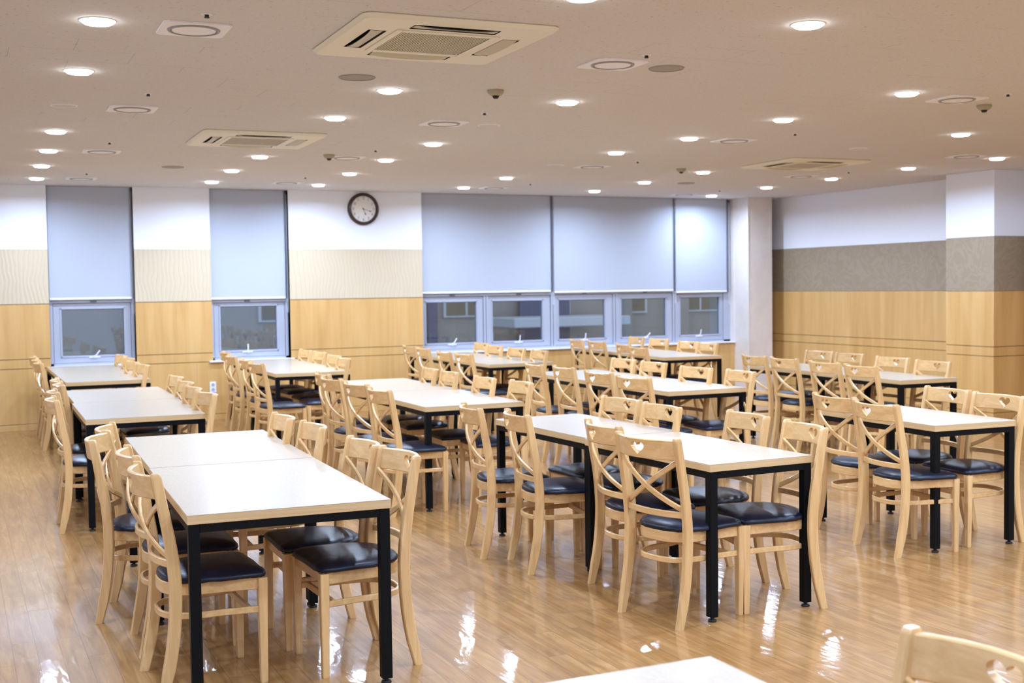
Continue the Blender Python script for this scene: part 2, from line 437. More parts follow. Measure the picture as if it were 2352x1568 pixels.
# ================================================================ WINDOWS
def lever(parent, x, z, tilt, yf):
    """small white cam lever on the bottom sash rail, base plate on the sash face yf"""
    h = MB().box((x-.062, yf-.008, z-.020), (x+.062, yf, z-.002), .003)
    h.lathe([(.016, 0), (.016, .02), (.012, .024)], 16, (x, yf-.026, z-.010), 'Y')
    L = .095; a = tilt; dx, dz = math.sin(a), math.cos(a)
    p0 = Vector((x, yf-.028, z-.010)); p1 = p0+Vector((dx*L*.5, -.020, dz*L*.5)); p2 = p0+Vector((dx*L, -.026, dz*L))
    sd = Vector((dz, 0, -dx)); upv = Vector((0, -1, 0))
    h.sweep([p0, p1, p2], [rect(.018, .012, .003), rect(.016, .010, .003), rect(.017, .008, .003)], [(sd, upv)]*3)
    obj('lever_handle', h, M['handle'], parent, 40)
def window(idx, x0, x1, panes, mull, top=1.50, jr=.035):
    """outer frame, sash, pane per light"""
    r = tag(bpy.data.objects.new('window_%d' % idx, None), kind='structure'); C.objects.link(r)
    yf, yb = D+.10, D+.17
    fr = MB()
    fr.box((x0, yf, .715), (x0+.035, yb, H-.02)); fr.box((x1-jr, yf, .715), (x1, yb, H-.02))
    fr.box((x0, yf, .715), (x1, yb, .745)); fr.box((x0, yf, H-.05), (x1, yb, H-.02))
    fr.box((x0, yf-.01, top-.055), (x1, yb, top-.01))
    for xm in mull: fr.box((xm-.032, yf-.006, .715), (xm+.032, yb, H-.02))
    obj('window_frame', fr, M['alu'], r)
    dk = MB()
    for xm in mull: dk.box((xm-.004, yf-.0075, .745), (xm+.004, yf-.0055, H-.03))
    if mull: obj('mullion_joint', dk, M['alu_dark'], r)
    else: dk.bm.free()
    bounds = [x0+.035]+[v for xm in mull for v in (xm-.032, xm+.032)]+[x1-jr]
    for (a, b), (gx0, gx1, hx, tilt) in zip(zip(bounds[0::2], bounds[1::2]), panes):
        s = MB(); ya, yc = yf+.012, yb-.005; zt = top-.06; zb = .748; gz0, gz1 = .832, 1.368
        s.box((a+.006, ya, zb), (gx0, yc, zt)); s.box((gx1, ya, zb), (b-.006, yc, zt))
        s.box((gx0, ya, zb), (gx1, yc, gz0)); s.box((gx0, ya, gz1), (gx1, yc, zt))
        # glazing bead, stepped out
        bw = .012
        s.box((gx0-.018, ya-.008, gz0-.018), (gx0-.018+bw, ya, gz1+.018)); s.box((gx1+.018-bw, ya-.008, gz0-.018), (gx1+.018, ya, gz1+.018))
        s.box((gx0-.018, ya-.008, gz0-.018), (gx1+.018, ya, gz0-.018+bw)); s.box((gx0-.018, ya-.008, gz1+.018-bw), (gx1+.018, ya, gz1+.018))
        sh = obj('sash', s, M['alu'], r)
        k = MB()   # dark gasket round the glass and shadow slot round the sash
        k.box((gx0, ya+.02, gz0), (gx0+.006, ya+.03, gz1)); k.box((gx1-.006, ya+.02, gz0), (gx1, ya+.03, gz1))
        k.box((gx0, ya+.02, gz0), (gx1, ya+.03, gz0+.005)); k.box((gx0, ya+.02, gz1-.005), (gx1, ya+.03, gz1))
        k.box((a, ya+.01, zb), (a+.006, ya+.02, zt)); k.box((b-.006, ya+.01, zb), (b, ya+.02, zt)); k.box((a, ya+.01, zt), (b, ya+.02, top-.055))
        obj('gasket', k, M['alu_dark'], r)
        obj('pane', MB().box((gx0+.001, ya+.031, gz0+.001), (gx1-.001, ya+.036, gz1-.001)), M['glass'], r)
        # fixed upper light behind the blind
        obj('upper_pane', MB().box((a, yf+.035, top-.012), (b, yf+.041, H-.051)), M['glass'], r)
        # catch just under the blind
        obj('catch', MB().box((hx-.035, yf-.022, top-.047), (hx+.035, yf-.0105, top-.031), .002), M['alu_dark'], r)
        lever(r, hx, gz0-.01, tilt, ya-.001)
    # sill board
    obj('window_sill', MB().box((x0-.05 if idx < 3 else x0, D-.035, .700), (x1+.04 if idx < 3 else x1, D+.0195, .7195), .003), M['sill'], r)
    obj('sill_bed', MB().box((x0+.001, D+.0205, .700), (x1-.001, D+.171, .7195)), M['sill'], r)
    return r
window(1, 1.022, 1.962, [(1.155, 1.845, 1.505, .62)], [], 1.50)
window(2, 2.862, 3.812, [(2.978, 3.670, 3.30, -.05)], [], 1.475)
window(3, 5.574, 10.4145, [(5.652, 6.368, 6.011, .55), (6.606, 7.345, 6.982, .02), (7.602, 8.320, 7.986, .05), (8.590, 9.315, 8.962, .75), (9.566, 10.234, 9.878, .06)],
       [6.501, 7.504, 8.482, 9.46], 1.50, .115)
# blinds
def blind(x0, x1, zb, label, cord_x):
    t = thing('roller_blind', label, 'blind', (0, 0, 0), 0, 'pale grey roller blinds on the back wall')
    obj('fabric', MB().box((x0, D+.058, zb+.02), (x1, D+.060, H-.004)), M['blind'], t)
    obj('bottom_bar', MB().box((x0, D+.052, zb), (x1, D+.066, zb+.024), .004), M['blind_bar'], t)
    obj('roller_tube', MB().lathe([(.022, x0), (.022, x1)], 20, (0, 0, 0), 'Y'), M['blind_bar'], t)
    tube = t.children[-1] if False else [o for o in bpy.data.objects if o.parent == t and o.name.startswith('roller_tube')][-1]
    tube.rotation_euler = (0, 0, -PI/2); tube.location = (0, D+.085, H-.03)
    side = MB().box((x1+.006, D+.04, zb-.0), (x1+.020, D+.056, H-.004))
    obj('side_channel', side, M['alu_dark'], t)
    c = MB(); pts = []; fr = []
    for k in range(25):
        a = k/24; z = H-.05-(H-.05-zb+.16)*min(1, a*1.15)
        pts.append((cord_x-.008, D+.042, z)); fr.append((Vector((1, 0, 0)), Vector((0, 1, 0))))
    zb2 = pts[-1][2]
    for k in range(1, 7):
        an = PI*k/6; pts.append((cord_x-.008*math.cos(an), D+.042, zb2-.012*math.sin(an))); fr.append(fr[0])
    for k in range(8): pts.append((cord_x+.008, D+.042, zb2+(H-.05-zb2)*(k+1)/8)); fr.append(fr[0])
    c.sweep(pts, [rect(.0028, .0028)]*len(pts), fr); obj('bead_chain', c, M['blind_bar'], t)
    return t
blind(1.026, 1.938, 1.482, 'pale grey roller blind over the leftmost narrow window', 1.950)
blind(2.866, 3.776, 1.456, 'pale grey roller blind over the narrow window left of the clock', 3.795)
blind(5.580, 7.456, 1.484, 'wide pale grey roller blind directly right of the clock wall', 7.482)
blind(7.509, 9.413, 1.468, 'wide pale grey roller blind in the middle of the long window', 9.440)
blind(9.464, 10.331, 1.440, 'narrow pale grey roller blind beside the beige column', 10.365)

# ================================================================ CHAIR
PROFILE = smooth_tab([(0, .007), (.10, .030), (.22, .051), (.34, .061), (.45, .062), (.58, .050), (.72, .026), (.80, .012), (.873, -.002)], 3)
def post_y(z): return interp(PROFILE, z)
def front_leg(sx):
    m = MB(); x = sx*.190
    pts, sec = [], []
    for z in (0, .006, .2, .425):
        wv = .028+(.038-.028)*z/.425; wv = wv*.94 if z == 0 else wv
        pts.append((x+(.0 if z > .1 else -sx*.001), .405, z)); sec.append(rect(wv, wv, .003))
    m.sweep(pts, sec, [(Vector((1, 0, 0)), Vector((0, 1, 0)))]*4); return m
def back_post(sx):
    m = MB(); pts, sec, fr = [], [], []
    for k, (z, y) in enumerate(PROFILE):
        d = .047 if z < .5 else .047-(z-.5)/.37*.010
        if z < .1: d = .036+.08*z
        wv = .030
        if k == len(PROFILE)-1: d *= .72; wv *= .85
        pts.append((sx*.200, y, z)); sec.append(rect(wv, d, .0045)); fr.append((Vector((1, 0, 0)), Vector((0, 1, 0))))
    # rounded crown
    pts.insert(-1, (sx*.200, post_y(.866), .866)); sec.insert(-1, rect(.030, .036, .0045)); fr.append(fr[0])
    m.sweep(pts, sec, fr); return m
def arc_y(x, half, y_end, bulge):
    t = x/half; return y_end-bulge*(1-t*t)
def bent_slat(z0, z1, half, y_end, bulge, thick, n=14, c=.003, rakez=0.0):
    """board bent backwards between the posts"""
    m = MB(); pts, sec, fr = [], [], []
    for k in range(n+1):
        x = -half+2*half*k/n; y = arc_y(x, half, y_end, bulge)
        dy = 2*bulge*x/half**2; tg = Vector((1, dy, 0)).normalized(); nr = Vector((-tg.y, tg.x, 0))
        pts.append((x, y, (z0+z1)/2)); sec.append(rect(thick, z1-z0, c)); fr.append((nr, Vector((0, rakez, 1))))
    m.sweep(pts, sec, fr); return m
def apply_bool(o, cutter):
    md = o.modifiers.new('cut', 'BOOLEAN'); md.operation = 'DIFFERENCE'; md.object = cutter; md.solver = 'EXACT'
    dg = bpy.context.evaluated_depsgraph_get(); dg.update()
    me = bpy.data.meshes.new_from_object(o.evaluated_get(dg), depsgraph=dg)
    o.modifiers.clear(); o.data = me
    bpy.data.objects.remove(cutter)
def brace(s, off):
    m = MB(); pts, sec, fr = [], [], []; n = 12
    A = Vector((s*.190, post_y(.765)+.002, .770)); B = Vector((-s*.190, post_y(.535), .540))
    P = []
    for k in range(n+1):
        t = k/n; p = A.lerp(B, t); q = 4*t*(1-t)
        p = p+Vector((0, -.046*q+off, -.010*q)); P.append(p)
    for k in range(n+1):
        tg = (P[min(n, k+1)]-P[max(0, k-1)]).normalized()
        nr = Vector((0, -1, 0)); nr = (nr-tg*nr.dot(tg)).normalized(); sd = tg.cross(nr)
        pts.append(P[k]); sec.append(rect(.026, .012, .0035)); fr.append((sd, nr))
    m.sweep(pts, sec, fr); return m
def u_path(hw_f, hw_b, y_f, y_s, y_back, n=14):
    """U-shaped bentwood plan from the right front to the left front"""
    P = [(hw_f, y_f), (hw_f+(hw_b-hw_f)*.5, (y_f+y_s)/2)]
    for k in range(n+1):
        a = PI*k/n; ca, sa = math.cos(a), math.sin(a)
        e = .72
        P.append((hw_b*(abs(ca)**e)*(1 if ca >= 0 else -1), y_s-(y_s-y_back)*(sa**e)))
    P += [(-P[1][0], P[1][1]), (-P[0][0], P[0][1])]
    return P
def u_band(z0, z1, thick, path, c=.003):
    m = MB(); pts, sec, fr = [], [], []; n = len(path)
    for k, (x, y) in enumerate(path):
        a = path[max(0, k-1)]; b = path[min(n-1, k+1)]
        tg = Vector((b[0]-a[0], b[1]-a[1], 0)).normalized(); nr = Vector((-tg.y, tg.x, 0))
        pts.append((x, y, (z0+z1)/2)); sec.append(rect(thick, z1-z0, c)); fr.append((nr, Vector((0, 0, 1))))
    m.sweep(pts, sec, fr); return m
def seat_pad():
    bm = bmesh.new(); N = 48; rings = []
    out = []
    # outline: square-ish front, round back
    for k in range(N):
        a = 2*PI*k/N; ca, sa = math.cos(a), math.sin(a)
        if sa >= 0: e = .22; hw, dp = .213, .190
        else: e = .74; hw, dp = .205, .205
        x = hw*(abs(ca)**e)*(1 if ca >= 0 else -1); y = .240+dp*(abs(sa)**e)*(1 if sa >= 0 else -1)
        if y < .24: x *= 1-.10*((.24-y)/.2)**2
        out.append((x, y))
    prof = [(.95, .4285), (.99, .430), (1.0, .436), (.992, .444), (.955, .452), (.86, .461), (.7, .468), (.45, .473), (.2, .475)]
    for s, z in prof:
        rings.append([bm.verts.new((x*s, .235+(y-.235)*s, z+(.0025*math.sin(9*k_) if .9 < s < 1 else 0))) for k_, (x, y) in enumerate(out)])
    for r0, r1 in zip(rings, rings[1:]):
        for j in range(N): bm.faces.new((r0[j], r0[(j+1) % N], r1[(j+1) % N], r1[j]))
    bm.faces.new(rings[-1]); bm.faces.new(list(reversed(rings[0])))
    m = MB(); m.bm.free(); m.bm = bm; return m
def make_chair():
    t = thing('dining_chair', '', 'chair')
    seat = obj('seat_cushion', seat_pad(), M['vinyl'], t, 80)
    path = u_path(.190, .168, .405, .25, .040)
    obj('seat_frame', u_band(.378, .428, .018, path), M['chair_h'], t, 40)
    obj('front_apron', MB().box((-.172, .396, .382), (.172, .412, .427), .002), M['chair_h'], t)
    for s in (-1, 1):
        obj('front_leg', front_leg(s), M['chair_v'], t)
        obj('back_post', back_post(s), M['chair_v'], t, 35)
    obj('bentwood_stretcher', u_band(.283, .309, .014, u_path(.186, .166, .395, .26, .030)), M['chair_h'], t, 40)
    obj('front_stretcher', MB().box((-.175, .352, .300-.018), (.175, .366, .300+.010), .002), M['chair_h'], t)
    top = obj('top_rail', bent_slat(.772, .864, .196, .006, .060, .020, 24, .004, -.13), M['chair_h'], t)
    ht = MB(); pts = []
    for k in range(40):
        a = 2*PI*k/40
        x = 16*math.sin(a)**3; y = 13*math.cos(a)-5*math.cos(2*a)-2*math.cos(3*a)-math.cos(4*a)
        pts.append((x/16*.045, .8165+(y+2.5)/16*.034))
    ht.prism(pts, -.2, .1, 'Y')
    cut = obj('heart_cutter', ht, M['chair_h'])
    top.parent = None
    apply_bool(top, cut); top.parent = t
    mo = top.data
    mo.polygons.foreach_set('use_smooth', [True]*len(mo.polygons)); mo.set_sharp_from_angle(angle=math.radians(35))
    obj('lower_rail', bent_slat(.500, .530, .192, post_y(.515)-.004, .040, .014, 14, .003), M['chair_h'], t, 35)
    obj('cross_brace', brace(1, .006), M['chair_d'], t, 40)
    obj('cross_brace', brace(-1, -.007), M['chair_d'], t, 40)
    bpy.context.view_layer.update()
    remember(t)
    return t
chair0 = make_chair(); first_chair = [True]
def place_chair(x, y, rz, label, group):
    if first_chair[0]: o = chair0; first_chair[0] = False
    else: o = copy_tree(chair0)
    o.location = (x, y, 0); o.rotation_euler = (0, 0, rz); tag(o, label, 'chair', group); return o

# ================================================================ TABLES
def make_table(w, l, x, y, th, label, group):
    t = thing('dining_table', label, 'table', (x, y, 0), th, group)
    TTz, thk, in_ = .738, .036, .004
    top = obj('tabletop', MB().box((0, 0, TTz-.003), (w, l, TTz), .001), M['table_top'], t)
    obj('edge_band', MB().box((0, 0, TTz-thk), (w, l, TTz-.0031), .0015), M['edge'], t)
    L = .042; zt = TTz-thk-.0005
    for (cx, cy) in ((in_, in_), (w-in_-L, in_), (in_, l-in_-L), (w-in_-L, l-in_-L)):
        lg = obj('leg', MB().box((cx, cy, .022), (cx+L, cy+L, zt), .002), M['black_metal'], t)
        obj('levelling_foot', MB().lathe([(.019, 0), (.021, .004), (.018, .011), (.009, .013), (.009, .0225)], 20, (cx+L/2, cy+L/2, 0)), M['rubber'], lg, 50)
    fr = MB(); h = .032; q = in_+.001
    fr.box((in_+L, q, zt-h), (w-in_-L, q+.03, zt), .001); fr.box((in_+L, l-q-.03, zt-h), (w-in_-L, l-q, zt), .001)
    fr.box((q, in_+L, zt-h), (q+.03, l-in_-L, zt), .001); fr.box((w-q-.03, in_+L, zt-h), (w-q, l-in_-L, zt), .001)
    obj('frame', fr, M['black_metal'], t)
    return t
# near-left corner x, y, rotation, width, length of each table, number, far table shift
R = {
 'T1': (.768, 4.597, -.040, .785, 1.322, 2, .004),
 'T2': (.771, 8.399, -.0205, .772, 1.294, 2, .018),
 'T3': (.935, 11.97, -.004, .765, 1.33, 2, .0),
 'T4': (2.885, 11.94, -.028, .765, 1.30, 2, .0),
 'T5': (2.978, 7.978, -.008, .755, 1.344, 2, .02),
 'T6': (5.195, 11.95, -.012, .765, 1.29, 2, .0),
 'T7': (7.33, 11.88, -.075, .745, 1.30, 2, .0),
 'T8': (5.021, 8.083, -.006, .727, 1.281, 2, .0),
 'T9': (3.148, 4.714, .038, .602, 1.146, 2, .025),
 'T10': (7.19, 7.93, -.055, .60, 1.15, 2, .0),
 'T11': (5.101, 5.346, -.041, .604, 1.111, 1, 0),
 'T12': (.92, 1.13, 0.0, .60, 1.15, 1, 0),
}
DESC = {
 'T1': 'the front left table pair', 'T2': 'the second left table pair', 'T3': 'the pair under the leftmost window',
 'T4': 'the pair left of the clock', 'T5': 'the middle pair below the clock', 'T6': 'the pair at the long window\'s left end',
 'T7': 'the pair at the long window\'s right end', 'T8': 'the centre right second-row pair', 'T9': 'the front centre pair',
 'T10': 'the pair along the right wall', 'T11': 'the single table at front right', 'T12': 'the cropped table at the bottom edge'}
for k, (x, y, th, w_, l_, n_, sh) in R.items():
    for i in range(n_):
        off = i*(l_+.012); c, s = math.cos(th), math.sin(th)
        X = x-off*s+i*sh*c; Y = y+off*c+i*sh*s
        if n_ == 2: lab = 'pale wood black-legged table, %s of %s' % (('nearer', 'farther')[i], DESC[k])
        elif k == 'T11': lab = 'single pale wood table on black steel legs at front right'
        else: lab = 'pale wood table corner cropped by the bottom edge of the photo'
        make_table(w_, l_, X, Y, th, lab, 'pale tables on black steel legs')

CH = {
'T1L': [(0.681, 5.001, 2.2), (0.702, 5.588, -2.1), (0.639, 6.244, -16.1), (0.724, 6.654, -11.5)],
'T1R': [(1.727, 4.966, 1.9), (1.699, 5.387, -1.0), (1.681, 6.181, -1.6), (1.649, 6.696, -2.1)],
'T2L': [(0.605, 8.633, -1.4), (0.66, 9.30, -1.6), (0.751, 10.0, -1.9), (0.767, 10.50, -0.4)],
'T2R': [(1.566, 8.471, 4.8), (1.566, 9.02, 0.1), (1.616, 9.63, 0.8), (1.649, 10.282, 1.1)],
'T3L': [(0.793, 13.163, -0.6), (0.812, 13.80, -0.8), (0.82, 14.35, -0.5)],
'T3R': [(1.647, 12.157, 4.0), (1.623, 12.706, 4.1), (1.68, 13.465, 3.4), (1.681, 14.069, 3.7)],
'T4L': [(2.648, 11.714, 4.1), (2.7, 12.386, -0.2), (2.717, 13.162, -1.8), (2.823, 14.0, -3.6)],
'T4R': [(3.581, 11.929, -2.8), (3.643, 12.47, -0.8), (3.706, 13.25, 1.4), (3.70, 13.82, 1.1)],
'T5L': [(2.695, 8.127, 1.7), (2.709, 8.721, 6.5), (2.698, 9.325, 4.4), (2.795, 9.895, -3.0)],
'T5R': [(3.79, 8.131, -4.7), (3.73, 8.671, -2.8), (3.735, 9.42, -4.7), (3.74, 9.892, -7.5)],
'T6L': [(4.894, 11.933, 1.4), (4.875, 12.452, -3.3), (4.964, 13.338, -2.3), (5.023, 13.963, 0.5)],
'T6R': [(5.806, 11.977, -3.6), (5.801, 12.556, 0.2), (5.844, 13.263, -0.1), (5.977, 13.978, -1.7)],
'T7L': [(6.991, 11.894, -3.8), (7.205, 12.59, -7.8), (7.329, 13.486, 0.3), (7.341, 14.054, -6.4)],
'T7R': [(8.082, 12.127, -3.0), (8.158, 12.662, 1.1), (8.258, 13.504, 1.2), (8.293, 14.133, -4.6)],
'T8L': [(4.705, 8.08, 6.4), (4.747, 8.703, 2.0), (4.805, 9.44, -2.7), (4.769, 9.956, -5.7)],
'T8R': [(5.738, 8.144, -5.2), (5.684, 8.707, 3.4), (5.746, 9.491, -1.1), (5.777, 10.092, -0.5)],
'T9L': [(2.917, 4.887, 11.2), (2.995, 5.45, -5.8), (2.846, 6.168, -8.6), (2.772, 6.646, -9.2)],
'T9R': [(3.823, 4.886, -11.4), (3.874, 5.437, -6.8), (3.731, 6.08, -2.9), (3.752, 6.589, 3.0)],
'T10L': [(6.919, 8.107, -3.1), (6.974, 8.641, -2.8), (7.036, 9.30, -2.8), (7.06, 9.80, -3.9)],
'T10R': [(7.77, 8.161, -2.0), (7.87, 8.779, -0.6), (7.986, 9.504, -2.5), (8.03, 10.021, 0.3)],
'T11L': [(4.855, 5.56, -6.5), (4.95, 6.042, -3.8)],
'T11R': [(5.809, 5.55, -3.3), (5.864, 6.033, -5.4)],
'T12R': [(1.742, 1.69, 0.0)],
}
for k, lst in CH.items():
    side = k[-1]; key = k[:-1]
    for i, (x, y, a) in enumerate(lst):
        rz = (-PI/2 if side == 'L' else PI/2)+math.radians(a)
        ordn = {4: ('nearest', 'second', 'third', 'farthest'), 3: ('nearest', 'middle', 'farthest'), 2: ('nearer', 'farther'), 1: ('only',)}[len(lst)][i]
        if key == 'T12': lab = 'cross-back chair cropped by the bottom right corner of the photo'
        else: lab = '%s cross-back chair on the %s side of %s' % (ordn, 'left' if side == 'L' else 'right', DESC[key])
        place_chair(x, y, rz, lab, 'wooden cross-back chairs with heart cut-outs and black seats')

# ================================================================ CEILING FITTINGS
ld = bpy.data.lights.new('lamp_light', 'AREA'); ld.shape = 'DISK'; ld.size = .117; ld.energy = LAMP_W; ld.color = LAMP_COL; ld.spread = math.radians(165)
def make_lamp():
    t = thing('ceiling_downlight', '', 'downlight')
    obj('trim_ring', MB().lathe([(.071, -.0005), (.071, -.003), (.080, -.0035), (.084, -.0005)], 40, cap=False), M['lamp_trim'], t, 40)
    obj('lens', MB().lathe([(.0705, -.0006), (.0705, -.007), (.067, -.012), (.059, -.0165)], 40), M['lens'], t)
    lo = bpy.data.objects.new('lamp_light', ld); C.objects.link(lo); lo.parent = t; lo.location = (0, 0, -.0172)
    bpy.context.view_layer.update(); remember(t); return t
lamp0 = make_lamp(); fl = [True]
LT = {
 'the leftmost row': [(.64, 5.85), (.68, 7.2), (.76, 9.94), (.80, 11.3), (.83, 12.66), (.87, 14.07)],
 'the second row from left': [(2.51, 7.26), (2.54, 8.55), (2.62, 11.25), (2.65, 12.64), (2.71, 14.01)],
 'the third row from left': [(2.47+1.27, 4.75), (3.78, 7.33), (3.78, 9.83), (3.82, 11.2), (3.90, 12.63), (3.97, 14.1)],
 'the fourth row from left': [(5.72, 6.25), (5.73, 7.57), (5.69, 8.8), (5.64, 9.96), (5.74, 12.65), (5.78, 14.01)],
 'the fifth row from left': [(7.76, 7.84), (7.56, 11.42), (7.60, 12.74), (7.65, 14.09)],
 'the row beside the right wall': [(9.65, 9.26), (9.52, 10.38), (9.55, 11.7), (9.57, 13.0), (9.69, 14.43)],
}
ORD = ['nearest', 'second', 'third', 'fourth', 'fifth', 'farthest']
for row, lst in LT.items():
    for i, (x, y) in enumerate(lst):
        if fl[0]: o = lamp0; fl[0] = False
        else: o = copy_tree(lamp0)
        o.location = (x, y, H)
        od = ORD[i] if i < len(lst)-1 else 'farthest'
        tag(o, 'glowing round recessed downlight, %s lamp of %s' % (od, row), 'downlight', 'round recessed downlights in the ceiling')
o = copy_tree(lamp0); o.location = (2.47, 4.64, H); tag(o, 'glowing round downlight cut off by the top edge of the photo', 'downlight', 'round recessed downlights in the ceiling')
# the same lamps go on outside the frame: light only
for x, ys in ((-1.3, (-1.5, 1.2, 3.9, 5.3, 8.0, 10.7, 13.4)), (.6, (-1.5, 1.8, 3.2)), (2.47, (-1.5, .6, 2.0)), (3.74, (-1.5, .6, 2.0, 3.4)), (5.7, (-1.5, .6, 2.0, 3.4, 4.8)), (7.7, (-1.5, .6, 2.0, 3.4, 4.8, 6.2)), (9.6, (-1.5, .6, 2.0, 3.4))):
    for y in ys:
        lo = bpy.data.objects.new('lamp_light', ld); C.objects.link(lo); lo.location = (x, y, H-.0172)

# square diffusers
def make_diffuser():
    t = thing('ceiling_diffuser', '', 'air diffuser')
    r = MB()
    # square plate with round hole
    n = 40; outer, inner = [], []
    for k in range(n):
        a = 2*PI*(k+.5)/n; ca, sa = math.cos(a), math.sin(a); q = .155/max(abs(ca), abs(sa))
        outer.append((ca*q, sa*q)); inner.append((ca*.122, sa*.122))
    for z, flip in ((-.008, False),):
        vo = [r.bm.verts.new((x, y, z)) for x, y in outer]; vi = [r.bm.verts.new((x, y, z)) for x, y in inner]
        vt = [r.bm.verts.new((x, y, -.0005)) for x, y in outer]
        for k in range(n):
            j = (k+1) % n
            r.bm.faces.new((vo[k], vo[j], vi[j], vi[k])); r.bm.faces.new((vo[k], vo[j], vt[j], vt[k]))
    obj('mounting_plate', r, M['plate'], t)
    obj('ring', MB().lathe([(.122, -.008), (.118, -.014), (.108, -.015), (.104, -.004)], n, cap=False), M['plate_grey'], t, 50)
    obj('centre_disc', MB().lathe([(.104, -.004), (.10, -.012), (.088, -.010), (.06, -.006), (.0001, -.005)], n, cap=False), M['plate'], t, 50)
    bpy.context.view_layer.update(); remember(t); return t
df0 = make_diffuser(); fd = [True]
DF = [((1.07, 5.87), 'square white ceiling diffuser nearest the top left corner'), ((1.14, 8.56), 'square white ceiling diffuser, second in the left line'),
 ((1.23, 11.23), 'square white ceiling diffuser, third in the left line'), ((1.31, 13.94), 'square ceiling diffuser closest to the leftmost window'),
 ((3.37, 5.98), 'square white diffuser right of the large cassette unit'), ((3.38, 8.56), 'square white diffuser, second in the line ahead of the clock'),
 ((3.40, 11.09), 'square white diffuser beside a smoke detector ahead of the clock'), ((3.54, 13.9), 'square ceiling diffuser just left above the clock'),
 ((6.17, 13.97), 'square ceiling diffuser above the long window\'s left blind'), ((6.06, 11.2), 'square ceiling diffuser, third in the centre right line'),
 ((6.15, 8.81), 'square ceiling diffuser, second in the centre right line'), ((6.23, 6.33), 'square white diffuser beside the rightmost smoke detector'),
 ((8.96, 11.51), 'square ceiling diffuser just beyond the right cassette unit'), ((9.17, 14.32), 'square ceiling diffuser above the blind by the column'), ((9.17, 9.19), 'square ceiling diffuser nearest the right wall pillar')]
for (x, y), lab in DF:
    if fd[0]: o = df0; fd[0] = False
    else: o = copy_tree(df0)
    o.location = (x, y, H); o.rotation_euler = (0, 0, -.015); tag(o, lab, 'air diffuser', 'square ceiling diffusers with round centres')
# round speakers
SP = [((2.18, 6.88), 'round beige ceiling speaker below the large cassette unit', .105, 'speaker'), ((3.73, 6.0), 'round beige ceiling speaker right of the near centre diffuser', .10, 'speaker'),
 ((.71, 8.56), 'round white ceiling cover left of the second left diffuser', .085, 'plate'), ((3.75, 8.57), 'round white ceiling cover right of the second centre diffuser', .085, 'plate'),
 ((2.03, 12.44), 'round beige ceiling speaker between the leftmost windows', .105, 'speaker'), ((5.63, 11.19), 'small round cover left of the third centre right diffuser', .085, 'plate'),
 ((8.17, 12.71), 'round beige ceiling speaker ahead of the long window', .105, 'speaker'), ((7.65, 8.99), 'round white ceiling cover near the right cassette unit', .085, 'plate')]
for (x, y), lab, rad, mk in SP:
    t = thing('ceiling_speaker' if mk == 'speaker' else 'ceiling_cover', lab, 'ceiling speaker' if mk == 'speaker' else 'ceiling cover', (x, y, H))
    obj('rim', MB().lathe([(rad-.008, -.0005), (rad-.008, -.007), (rad, -.006), (rad+.002, -.0005)], 36, cap=False), M['plate'] if mk == 'plate' else M['speaker'], t, 40)
    obj('grille', MB().lathe([(rad-.0082, -.0005), (rad-.0082, -.004)], 36), M['speaker'] if mk == 'speaker' else M['ceiling'], t)
# smoke detectors
SD = [((3.13, 7.04), 'yellowed smoke detector right of the large cassette unit'), ((3.18, 10.92), 'yellowed smoke detector touching the third centre diffuser'),
 ((7.10, 11.14), 'yellowed smoke detector left of the right cassette unit'), ((6.63, 6.48), 'yellowed smoke detector near the right edge of the photo')]
for (x, y), lab in SD:
    t = thing('smoke_detector', lab, 'smoke detector', (x, y, H), 0, 'smoke detectors on the ceiling')
    obj('base', MB().lathe([(.052, -.0005), (.052, -.012), (.048, -.022), (.034, -.034), (.026, -.036)], 32), M['detector'], t, 50)
    obj('sensor_cage', MB().lathe([(.025, -.0362), (.019, -.040), (.020, -.044), (.014, -.052), (.0001, -.053)], 24), M['duct'], t, 50)
# sprinkler heads
SPK = [(1.07, 5.55), (1.15, 7.89), (1.22, 10.56), (1.31, 13.37), (3.42, 5.70), (3.46, 7.98), (3.47, 10.45), (3.57, 13.2), (6.37, 8.26), (6.27, 10.64), (6.36, 13.32), (6.40, 6.05), (9.18, 10.95), (9.26, 13.6)]
LN = {0: 'left', 4: 'centre', 8: 'centre right'}
for i, (x, y) in enumerate(SPK):
    if i < 4: lab = 'tiny dark sprinkler head, %s of four in the left line' % ORD[i]
    elif i < 8: lab = 'tiny dark sprinkler head, %s of four in the centre line' % ORD[i-4]
    elif i == 11: lab = 'tiny dark sprinkler head near the right edge of the photo'
    elif i < 11: lab = 'tiny dark sprinkler head, %s in the centre right line' % ('second', 'third', 'fourth')[i-8]
    else: lab = 'tiny dark sprinkler head %s the right cassette unit' % ('just right of', 'far beyond')[i-12]
    t = thing('sprinkler_head', lab, 'sprinkler', (x, y, H), 0, 'sprinkler heads on the ceiling')
    obj('escutcheon', MB().lathe([(.026, -.0005), (.024, -.003)], 20), M['plate'], t)
    obj('nozzle', MB().lathe([(.010, -.0031), (.009, -.012), (.012, -.013), (.012, -.016)], 14), M['black'], t)

